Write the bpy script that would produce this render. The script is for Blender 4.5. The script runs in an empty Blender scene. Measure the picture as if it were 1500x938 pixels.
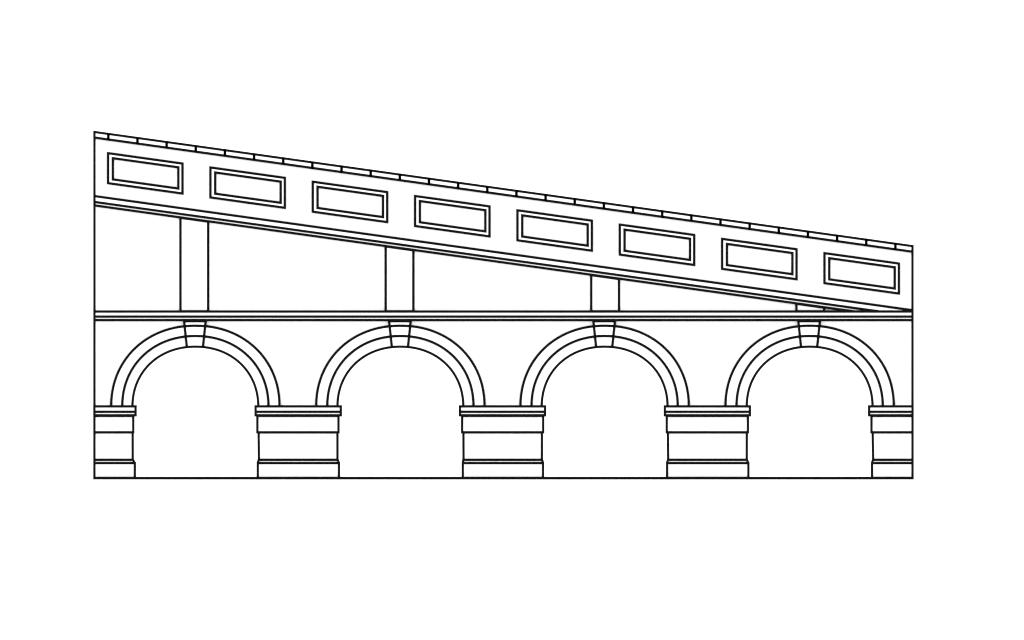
import bpy, bmesh, math

# ---------------------------------------------------------------- scale
PX = 50.0                      # drawing units per metre
GY = 702.6                     # where the ground lies in drawing units
def X(u): return (u - 750.0) / PX
def Z(v): return (GY - v) / PX
def P(u, v): return (X(u), Z(v))

W = 3.7 / PX                  # thickness of the black edging
BAR = 0.030                    # thin edging that runs back into the depth
DEPTH = 2.0

scene = bpy.context.scene
COL = scene.collection

# ---------------------------------------------------------------- materials
def plain(name, col, rough, noise):
    m = bpy.data.materials.new(name); m.use_nodes = True
    nt = m.node_tree; b = nt.nodes['Principled BSDF']
    b.inputs['Roughness'].default_value = rough
    b.inputs['Specular IOR Level'].default_value = 0.0
    n = nt.nodes.new('ShaderNodeTexNoise'); n.inputs['Scale'].default_value = 3.0
    r = nt.nodes.new('ShaderNodeValToRGB')
    lo = [c * (1 - noise) for c in col]
    r.color_ramp.elements[0].color = (*lo, 1); r.color_ramp.elements[1].color = (*col, 1)
    g = nt.nodes.new('ShaderNodeNewGeometry')
    nt.links.new(g.outputs['Position'], n.inputs['Vector'])
    nt.links.new(n.outputs['Fac'], r.inputs['Fac'])
    nt.links.new(r.outputs['Color'], b.inputs['Base Color'])
    return m
WHITE = plain('white_stone', (0.88, 0.88, 0.88), 0.9, 0.02)
BLACK = plain('black_line', (0.0065, 0.0054, 0.0058), 1.0, 0.05)
GROUND = plain('white_ground', (0.88, 0.88, 0.88), 1.0, 0.01)

# ---------------------------------------------------------------- mesh helpers
def area(poly):
    return 0.5 * sum(a[0]*b[1] - b[0]*a[1] for a, b in zip(poly, poly[1:] + poly[:1]))

def prism(bm, poly, y0, y1, mat=0):
    """solid between y0 and y1 over a simple polygon in (x, z)"""
    if area(poly) < 0: poly = poly[::-1]
    f = [bm.verts.new((x, y0, z)) for x, z in poly]
    b = [bm.verts.new((x, y1, z)) for x, z in poly]
    n = len(poly)
    fs = [bm.faces.new(f), bm.faces.new(b[::-1])]
    for i in range(n):
        j = (i + 1) % n
        fs.append(bm.faces.new((f[i], b[i], b[j], f[j])))
    for x in fs: x.material_index = mat

def offsets(pts, closed, d):
    """points pushed d to the left of the path, mitred"""
    n = len(pts); out = []
    def nrm(a, b):
        dx, dz = b[0]-a[0], b[1]-a[1]; l = math.hypot(dx, dz)
        return (-dz/l, dx/l)
    for i in range(n):
        if closed or 0 < i < n-1:
            n1 = nrm(pts[i-1], pts[i]); n2 = nrm(pts[i], pts[(i+1) % n])
            k = 1.0 + n1[0]*n2[0] + n1[1]*n2[1]
            m = ((n1[0]+n2[0])/k, (n1[1]+n2[1])/k)
        else:
            m = nrm(pts[0], pts[1]) if i == 0 else nrm(pts[-2], pts[-1])
        out.append((pts[i][0]+m[0]*d, pts[i][1]+m[1]*d))
    return out

def strip(bm, pts, y0, y1, left=None, right=None, closed=False, cap=0.0):
    """black edging that follows a path in (x, z), from y0 to y1"""
    left = W/2 if left is None else left
    right = W/2 if right is None else right
    pts = list(pts)
    if not closed and cap:
        def ext(a, b):
            l = math.hypot(b[0]-a[0], b[1]-a[1])
            return (a[0]-(b[0]-a[0])/l*cap, a[1]-(b[1]-a[1])/l*cap)
        pts[0], pts[-1] = ext(pts[0], pts[1]), ext(pts[-1], pts[-2])
    A = offsets(pts, closed, left); B = offsets(pts, closed, -right)
    n = len(pts)
    va = [[bm.verts.new((p[0], y, p[1])) for p in S] for S in (A, B) for y in (y0, y1)]
    a0, a1, b0, b1 = va
    fs = []
    for i in range(n if closed else n-1):
        j = (i+1) % n
        fs += [bm.faces.new((a0[i], b0[i], b0[j], a0[j])), bm.faces.new((a1[i], a1[j], b1[j], b1[i])),
               bm.faces.new((a0[i], a0[j], a1[j], a1[i])), bm.faces.new((b0[i], b1[i], b1[j], b0[j]))]
    if not closed:
        fs += [bm.faces.new((a0[0], a1[0], b1[0], b0[0])), bm.faces.new((a0[-1], b0[-1], b1[-1], a1[-1]))]
    for f in fs: f.material_index = 1

def bars(bm, corners, y0, y1):
    h = BAR/2
    for x, z in corners:
        prism(bm, [(x-h, z-h), (x+h, z-h), (x+h, z+h), (x-h, z+h)], y0, y1, 1)

def front(bm, pts, y, closed=False, cap=W/2):
    strip(bm, pts, y-0.004, y+0.012, closed=closed, cap=cap)

def back(bm, pts, y, closed=True):
    """edging of a rear face: lies within the solid's outline, 3 mm proud"""
    if closed and area(pts) < 0: pts = pts[::-1]
    strip(bm, pts, y-0.11, y+0.006, left=0.05, right=0.003, closed=closed)

def build(name, bm, parent, mat=WHITE, label=None):
    bmesh.ops.recalc_face_normals(bm, faces=bm.faces)
    me = bpy.data.meshes.new(name); bm.to_mesh(me); bm.free()
    me.materials.append(mat); me.materials.append(BLACK)
    o = bpy.data.objects.new(name, me); COL.objects.link(o)
    if parent: o.parent = parent
    if label: o['label'] = label
    return o

def slab(name, parent, poly, y0, y1, corners=True, rear=True, label=None):
    """a white block with black edging round its front, its corners and its rear"""
    bm = bmesh.new()
    prism(bm, poly, y0, y1)
    p = poly if area(poly) > 0 else poly[::-1]
    front(bm, p, y0, closed=True)
    if corners: bars(bm, p, y0+0.01, y1-0.01)
    if rear: back(bm, p, y1)
    return build(name, bm, parent, label=label)

def rect(u0, v0, u1, v1): return [P(u0, v1), P(u1, v1), P(u1, v0), P(u0, v0)]

# ---------------------------------------------------------------- ground
bm = bmesh.new()
s = 30000.0
bm.faces.new([bm.verts.new(c) for c in ((-s, -s, 0), (s, -s, 0), (s, s, 0), (-s, s, 0))])
g = build('ground', bm, None, GROUND)
g['kind'] = 'structure'

# ---------------------------------------------------------------- the building
L, R = 138.3, 1336.7
root = bpy.data.objects.new('arcaded_ramp', None); COL.objects.link(root)
root.location = (0, 0, 0)
root['label'] = 'white four-arched arcade carrying a ramp with a sloping panelled parapet, edged in thin black lines'
root['category'] = 'arcade'

# the sill under the whole arcade: a thin dark strip along the ground
bm = bmesh.new()
prism(bm, [(X(L)-W/2, 0.004), (X(R)+W/2, 0.004), (X(R)+W/2, W*1.1), (X(L)-W/2, W*1.1)], -0.16, -0.115, 1)
prism(bm, rect(L, GY-0.25-2.2, R, GY-0.25), -0.115, DEPTH+0.12)
build('floor_sill', bm, root)

# piers
#        impost        neck band      shaft top      shaft foot     base
PIERS = [((L, 198.7), (L, 195.3), (L, 194.4), (L, 194.5), (L, 197.6)),
         ((374.4, 499.3), (377.0, 495.9), (378.8, 494.4), (379.3, 494.4), (377.6, 496.6)),
         ((673.7, 798.5), (676.9, 795.7), (678.8, 793.9), (679.0, 793.8), (677.9, 795.5)),
         ((973.8, 1098.5), (976.6, 1095.6), (978.3, 1094.0), (978.7, 1093.9), (977.1, 1096.3)),
         ((1273.0, R), (1276.5, R), (1278.2, R), (1279.0, R), (1277.3, R))]
IT, IM, IB, NB, CT, CB = 595.5, 603.4, 608.6, 633.5, 673.8, 678.6
for k, (im, nb, st, sf, ba) in enumerate(PIERS):
    lab = {0: 'narrow end pier below the tall end of the parapet', 4: 'narrow end pier below the low end of the parapet'}.get(k)
    shaft = slab('pier', root, [P(sf[0], CT), P(sf[1], CT), P(st[1], NB), P(st[0], NB)], -0.06, DEPTH+0.06, label=lab)
    # base: an upright block with a bevelled top edge
    bm = bmesh.new()
    inner = (sf[0] - (0 if k == 0 else 0.4), sf[1] + (0 if k == 4 else 0.4))
    prism(bm, rect(ba[0], CB, ba[1], GY-2.7), -0.078, DEPTH+0.11)
    f = [(X(ba[0]), -0.078), (X(ba[1]), -0.078), (X(ba[1]), DEPTH+0.11), (X(ba[0]), DEPTH+0.11)]
    t = [(X(inner[0]), -0.062), (X(inner[1]), -0.062), (X(inner[1]), DEPTH+0.062), (X(inner[0]), DEPTH+0.062)]
    lo = [bm.verts.new((x, y, Z(CB)+0.0005)) for x, y in f]; hi = [bm.verts.new((x, y, Z(CT))) for x, y in t]
    bm.faces.new(hi); bm.faces.new(lo[::-1])
    for i in range(4): bm.faces.new((lo[i], lo[(i+1) % 4], hi[(i+1) % 4], hi[i]))
    p = rect(ba[0], CB, ba[1], GY-1.3)
    front(bm, p, -0.078, closed=True)
    bars(bm, p[2:], -0.07, DEPTH+0.10)
    back(bm, p, DEPTH+0.11)
    front(bm, [P(ba[0], CB), P(inner[0], CT), P(inner[1], CT), P(ba[1], CB)], -0.076, cap=0)
    build('pier_base', bm, shaft)
    slab('neck_band', shaft, rect(nb[0], 609.4, nb[1], NB), -0.085, DEPTH+0.085)
    # impost: two courses of the same width
    bm = bmesh.new()
    prism(bm, rect(im[0], IT, im[1], IM), -0.15, DEPTH+0.15)
    prism(bm, rect(im[0]+0.12, IM+0.01, im[1]-0.12, IB+0.6), -0.142, DEPTH+0.125)
    p = rect(im[0], IT, im[1], IM); front(bm, p, -0.15, closed=True); bars(bm, p, -0.14, DEPTH+0.14); back(bm, p, DEPTH+0.15)
    p = rect(im[0], IM, im[1], IB); front(bm, p, -0.146, closed=True); bars(bm, p[:2], -0.13, DEPTH+0.11); back(bm, p, DEPTH+0.125)
    build('impost', bm, shaft)

# arches
CX = [286.2, 586.5, 885.7, 1186.0]
KX = [285.5, 585.8, 885.0, 1185.2]
SPR = 596.0
def arc(cx, a, b, n=72, ex=2.1, t0=0.0, t1=math.pi):
    pts = []
    for i in range(n+1):
        t = t1 + (t0-t1)*i/n
        c, s_ = math.cos(t), math.sin(t)
        pts.append((cx + a*math.copysign(abs(c)**(2/ex), c), SPR - b*abs(s_)**(2/ex)))
    # end on the top of the impost
    pts = [q for q in pts if q[1] < IT-0.3]
    return [(pts[0][0], IT)] + pts + [(pts[-1][0], IT)]
INN, MID, OUT = (92.1, 87.9), (107.2, 103.6), (123.3, 118.6)

CT_, CM, CBm = 456.6, 464.0, 469.1          # cornice lines

# the wall above the piers, cut by four round openings
poly = [P(L, CT_), P(L, IT)]
for cx in CX: poly += [P(*q) for q in arc(cx, *INN)]
poly += [P(R, IT), P(R, CT_)]
bm = bmesh.new()
prism(bm, poly, 0, DEPTH)
front(bm, [P(L, IT), P(L, CBm)], 0, cap=0); front(bm, [P(R, IT), P(R, CBm)], 0, cap=0)
for u in (L, R):
    uu = u + (1.3 if u == L else -1.3)
    strip(bm, [P(uu, IT), P(uu, CBm)], DEPTH-0.03, DEPTH+0.006)
for cx in CX:
    q = [P(*c) for c in arc(cx, *INN)]
    strip(bm, q, DEPTH-0.11, DEPTH+0.006, left=0.05, right=0.003)
build('arcade_wall', bm, root)

for cx, kx in zip(CX, KX):
    inn, mid, out = (arc(cx, *r) for r in (INN, MID, OUT))
    bm = bmesh.new()
    prism(bm, [P(*q) for q in inn] + [P(*q) for q in mid[::-1]], -0.02, 0)
    front(bm, [P(*q) for q in inn], -0.02, cap=0)
    a = build('arch', bm, root)
    bm = bmesh.new()
    prism(bm, [P(*q) for q in mid] + [P(*q) for q in out[::-1]], -0.035, 0)
    front(bm, [P(*q) for q in mid], -0.035, cap=0); front(bm, [P(*q) for q in out], -0.035, cap=0)
    build('arch_moulding', bm, a)
    # keystone: a wedge that steps out with the mouldings, its foot following the curve
    tw, bw, tv, bv = 15.75, 11.85, 470.8, 508.3
    def side(v, s): return kx + s*(tw + (bw-tw)*(v-471.0)/36.5)
    def course(r):
        return [q for q in arc(cx, *r, n=240) if side(q[1], -1) <= q[0] <= side(q[1], 1)]
    ci, cm, co = course(INN), course(MID), course(OUT)
    bm = bmesh.new()
    def ends(c): return [(side(c[0][1], -1), c[0][1])] + c + [(side(c[-1][1], 1), c[-1][1])]
    ci, cm, co = ends(ci), ends(cm), ends(co)
    top = [(side(tv, -1), tv), (side(tv, 1), tv)]
    for lowc, upc, y in ((ci, cm, -0.045), (cm, co, -0.052), (co, top, -0.059)):
        prism(bm, [P(*q) for q in lowc] + [P(*q) for q in upc[::-1]], y, -0.001)
        front(bm, [P(*q) for q in lowc], y, cap=0)
        front(bm, [P(*lowc[0]), P(*upc[0])], y, cap=0)
        front(bm, [P(*lowc[-1]), P(*upc[-1])], y, cap=0)
    front(bm, [P(*q) for q in top], -0.059, cap=W/2)
    build('keystone', bm, a)

# cornice over the arches
bm = bmesh.new()
p = rect(L, CT_, R, CM)
prism(bm, p, -0.075, DEPTH+0.13); front(bm, p, -0.075, closed=True); bars(bm, p, -0.06, DEPTH+0.12); back(bm, p, DEPTH+0.13)
c = build('cornice', bm, root)
bm = bmesh.new()
p = rect(L, CM, R, CBm)
prism(bm, rect(L+0.1, CM+0.02, R-0.1, CBm), -0.065, DEPTH+0.105); front(bm, p, -0.07, closed=True); bars(bm, p[:2], -0.055, DEPTH+0.1); back(bm, p, DEPTH+0.105)
build('cornice_fillet', bm, c)

# ---------------------------------------------------------------- the sloping part
SL = 0.13955
def ramp(v0): return lambda u: v0 + SL*(u - L)
TOP, COP, LA, LB, LC = ramp(193.5), ramp(201.7), ramp(287.5), ramp(296.0), ramp(301.1)
def cut(f): return L + (CT_ - f(L))/SL            # where a sloping line meets the cornice

# recessed wall in the wedge under the ramp
bm = bmesh.new()
prism(bm, [P(L, CT_), P(cut(LC), CT_), P(L, LC(L))], 0.035, DEPTH-0.15)
front(bm, [P(L, CT_), P(L, LC(L))], 0.035, cap=0)
strip(bm, [P(L+1.3, CT_), P(L+1.3, LC(L))], DEPTH-0.18, DEPTH-0.144)
build('recessed_wall', bm, root)

for k, (u0, u1) in enumerate(((264.4, 304.9), (565.0, 605.5), (866.1, 906.7), (1166.7, 1207.3))):
    bm = bmesh.new()
    p = [P(u0, CT_-0.35), P(u1, CT_-0.35), P(u1, LC(u1)+0.6), P(u0, LC(u0)+0.6)]
    prism(bm, p, 0.008, 0.035); front(bm, p, 0.008, closed=True)
    build('pilaster', bm, root, label={0: 'tallest of the pilasters under the ramp', 3: 'pilaster cut to a low stub under the foot of the ramp'}.get(k))

# string course along the foot of the parapet: a broad band and a thin fillet
def band(name, fa, fb, y, parent, bottom=True):
    bm = bmesh.new()
    ua, ub = min(cut(fa), R), cut(fb)
    p = [P(L, fb(L)), P(ub, CT_), P(ua, min(fa(ua), CT_)), P(L, fa(L))]
    if ua >= R: p.insert(2, P(R, CT_))
    prism(bm, p, y, DEPTH-y)
    front(bm, [P(L, fb(L)), P(ub, CT_)], y, cap=W/4)
    front(bm, [P(L, fa(L)), P(ua, min(fa(ua), CT_))], y, cap=W/4)
    front(bm, [P(L, fb(L)), P(L, fa(L))], y, cap=0)
    bars(bm, [P(L, fa(L)), P(L, fb(L))], y+0.01, DEPTH-y-0.01)
    return build(name, bm, parent)
sc = band('string_course', LA, LB, -0.035, root)
band('string_fillet', LB, LC, -0.02, sc)

# parapet with its ramp deck and plain rear twin
def para_poly(): return [P(L, LA(L)), P(R, LA(R)), P(R, COP(R)), P(L, COP(L))]
bm = bmesh.new()
prism(bm, para_poly(), 0, 0.4)
front(bm, para_poly(), 0, closed=True); bars(bm, para_poly(), 0.01, 0.39); back(bm, para_poly(), 0.4)
par = build('parapet', bm, root)
bm = bmesh.new()
q = para_poly(); q = [(a_ + (0.02 if i in (0, 3) else -0.02), b_) for i, (a_, b_) in enumerate(q)]
prism(bm, q, DEPTH-0.4, DEPTH); back(bm, q, DEPTH)
strip(bm, q, DEPTH-0.405, DEPTH-0.37, left=0.05, right=0.0, closed=True)
build('rear_parapet', bm, root)
bm = bmesh.new()
prism(bm, [P(L+1, LA(L)), P(R-1, LA(R)), P(R-1, LA(R)-20), P(L+1, LA(L)-20)], 0.4, DEPTH-0.4)
build('ramp_deck', bm, root)

# coping stones
js = [L] + [158.7 + 42.70*k for k in range(28)] + [R]
for u0, u1 in zip(js, js[1:]):
    e = 0.15
    slab('coping_stone', par, [P(u0+(0 if u0 == L else e), COP(u0)), P(u1-(0 if u1 == R else e), COP(u1)),
                               P(u1-(0 if u1 == R else e), TOP(u1)), P(u0+(0 if u0 == L else e), TOP(u0))], -0.07, 0.47)

# eight framed panels
for k in range(8):
    u0, v0 = 158.4 + 149.91*k, 224.7 + 20.92*k
    def q(du, dv): return P(u0+du, v0+dv+SL*du)
    o_ = [q(0, 43.8), q(108.9, 43.8), q(108.9, 0), q(0, 0)]
    i_ = [q(6.9, 37.4), q(102.9, 37.4), q(102.9, 6.3), q(6.9, 6.3)]
    bm = bmesh.new()
    for a in range(4):
        b = (a+1) % 4
        prism(bm, [o_[a], o_[b], i_[b], i_[a]], -0.04, 0)
    bmesh.ops.remove_doubles(bm, verts=bm.verts, dist=1e-5)
    front(bm, o_, -0.04, closed=True)
    pn = build('panel', bm, root)
    bm = bmesh.new()
    prism(bm, i_, -0.012, -0.001)
    front(bm, i_, -0.042, closed=True)
    build('panel_field', bm, pn)

# ---------------------------------------------------------------- light: even white daylight from everywhere
w = bpy.data.worlds.new('World'); scene.world = w; w.use_nodes = True
bg = w.node_tree.nodes['Background']
bg.inputs['Color'].default_value = (1, 1, 1, 1); bg.inputs['Strength'].default_value = 1.0

# ---------------------------------------------------------------- camera: far off, so that the elevation is seen square on
D = 1000.0
cam = bpy.data.cameras.new('camera'); co = bpy.data.objects.new('camera', cam); COL.objects.link(co)
co.location = (0, -D, Z(469.0)); co.rotation_euler = (math.radians(90), 0, 0)
cam.sensor_width = 36.0; cam.lens = 36.0 * D / (1500.0/PX)
cam.clip_start = 1.0; cam.clip_end = 100000.0
scene.camera = co

scene.view_settings.view_transform = 'Standard'; scene.view_settings.look = 'None'
scene.view_settings.exposure = 0.75; scene.view_settings.gamma = 1.0
scene.cycles.max_bounces = 10; scene.cycles.diffuse_bounces = 8
scene.cycles.filter_width = 1.2
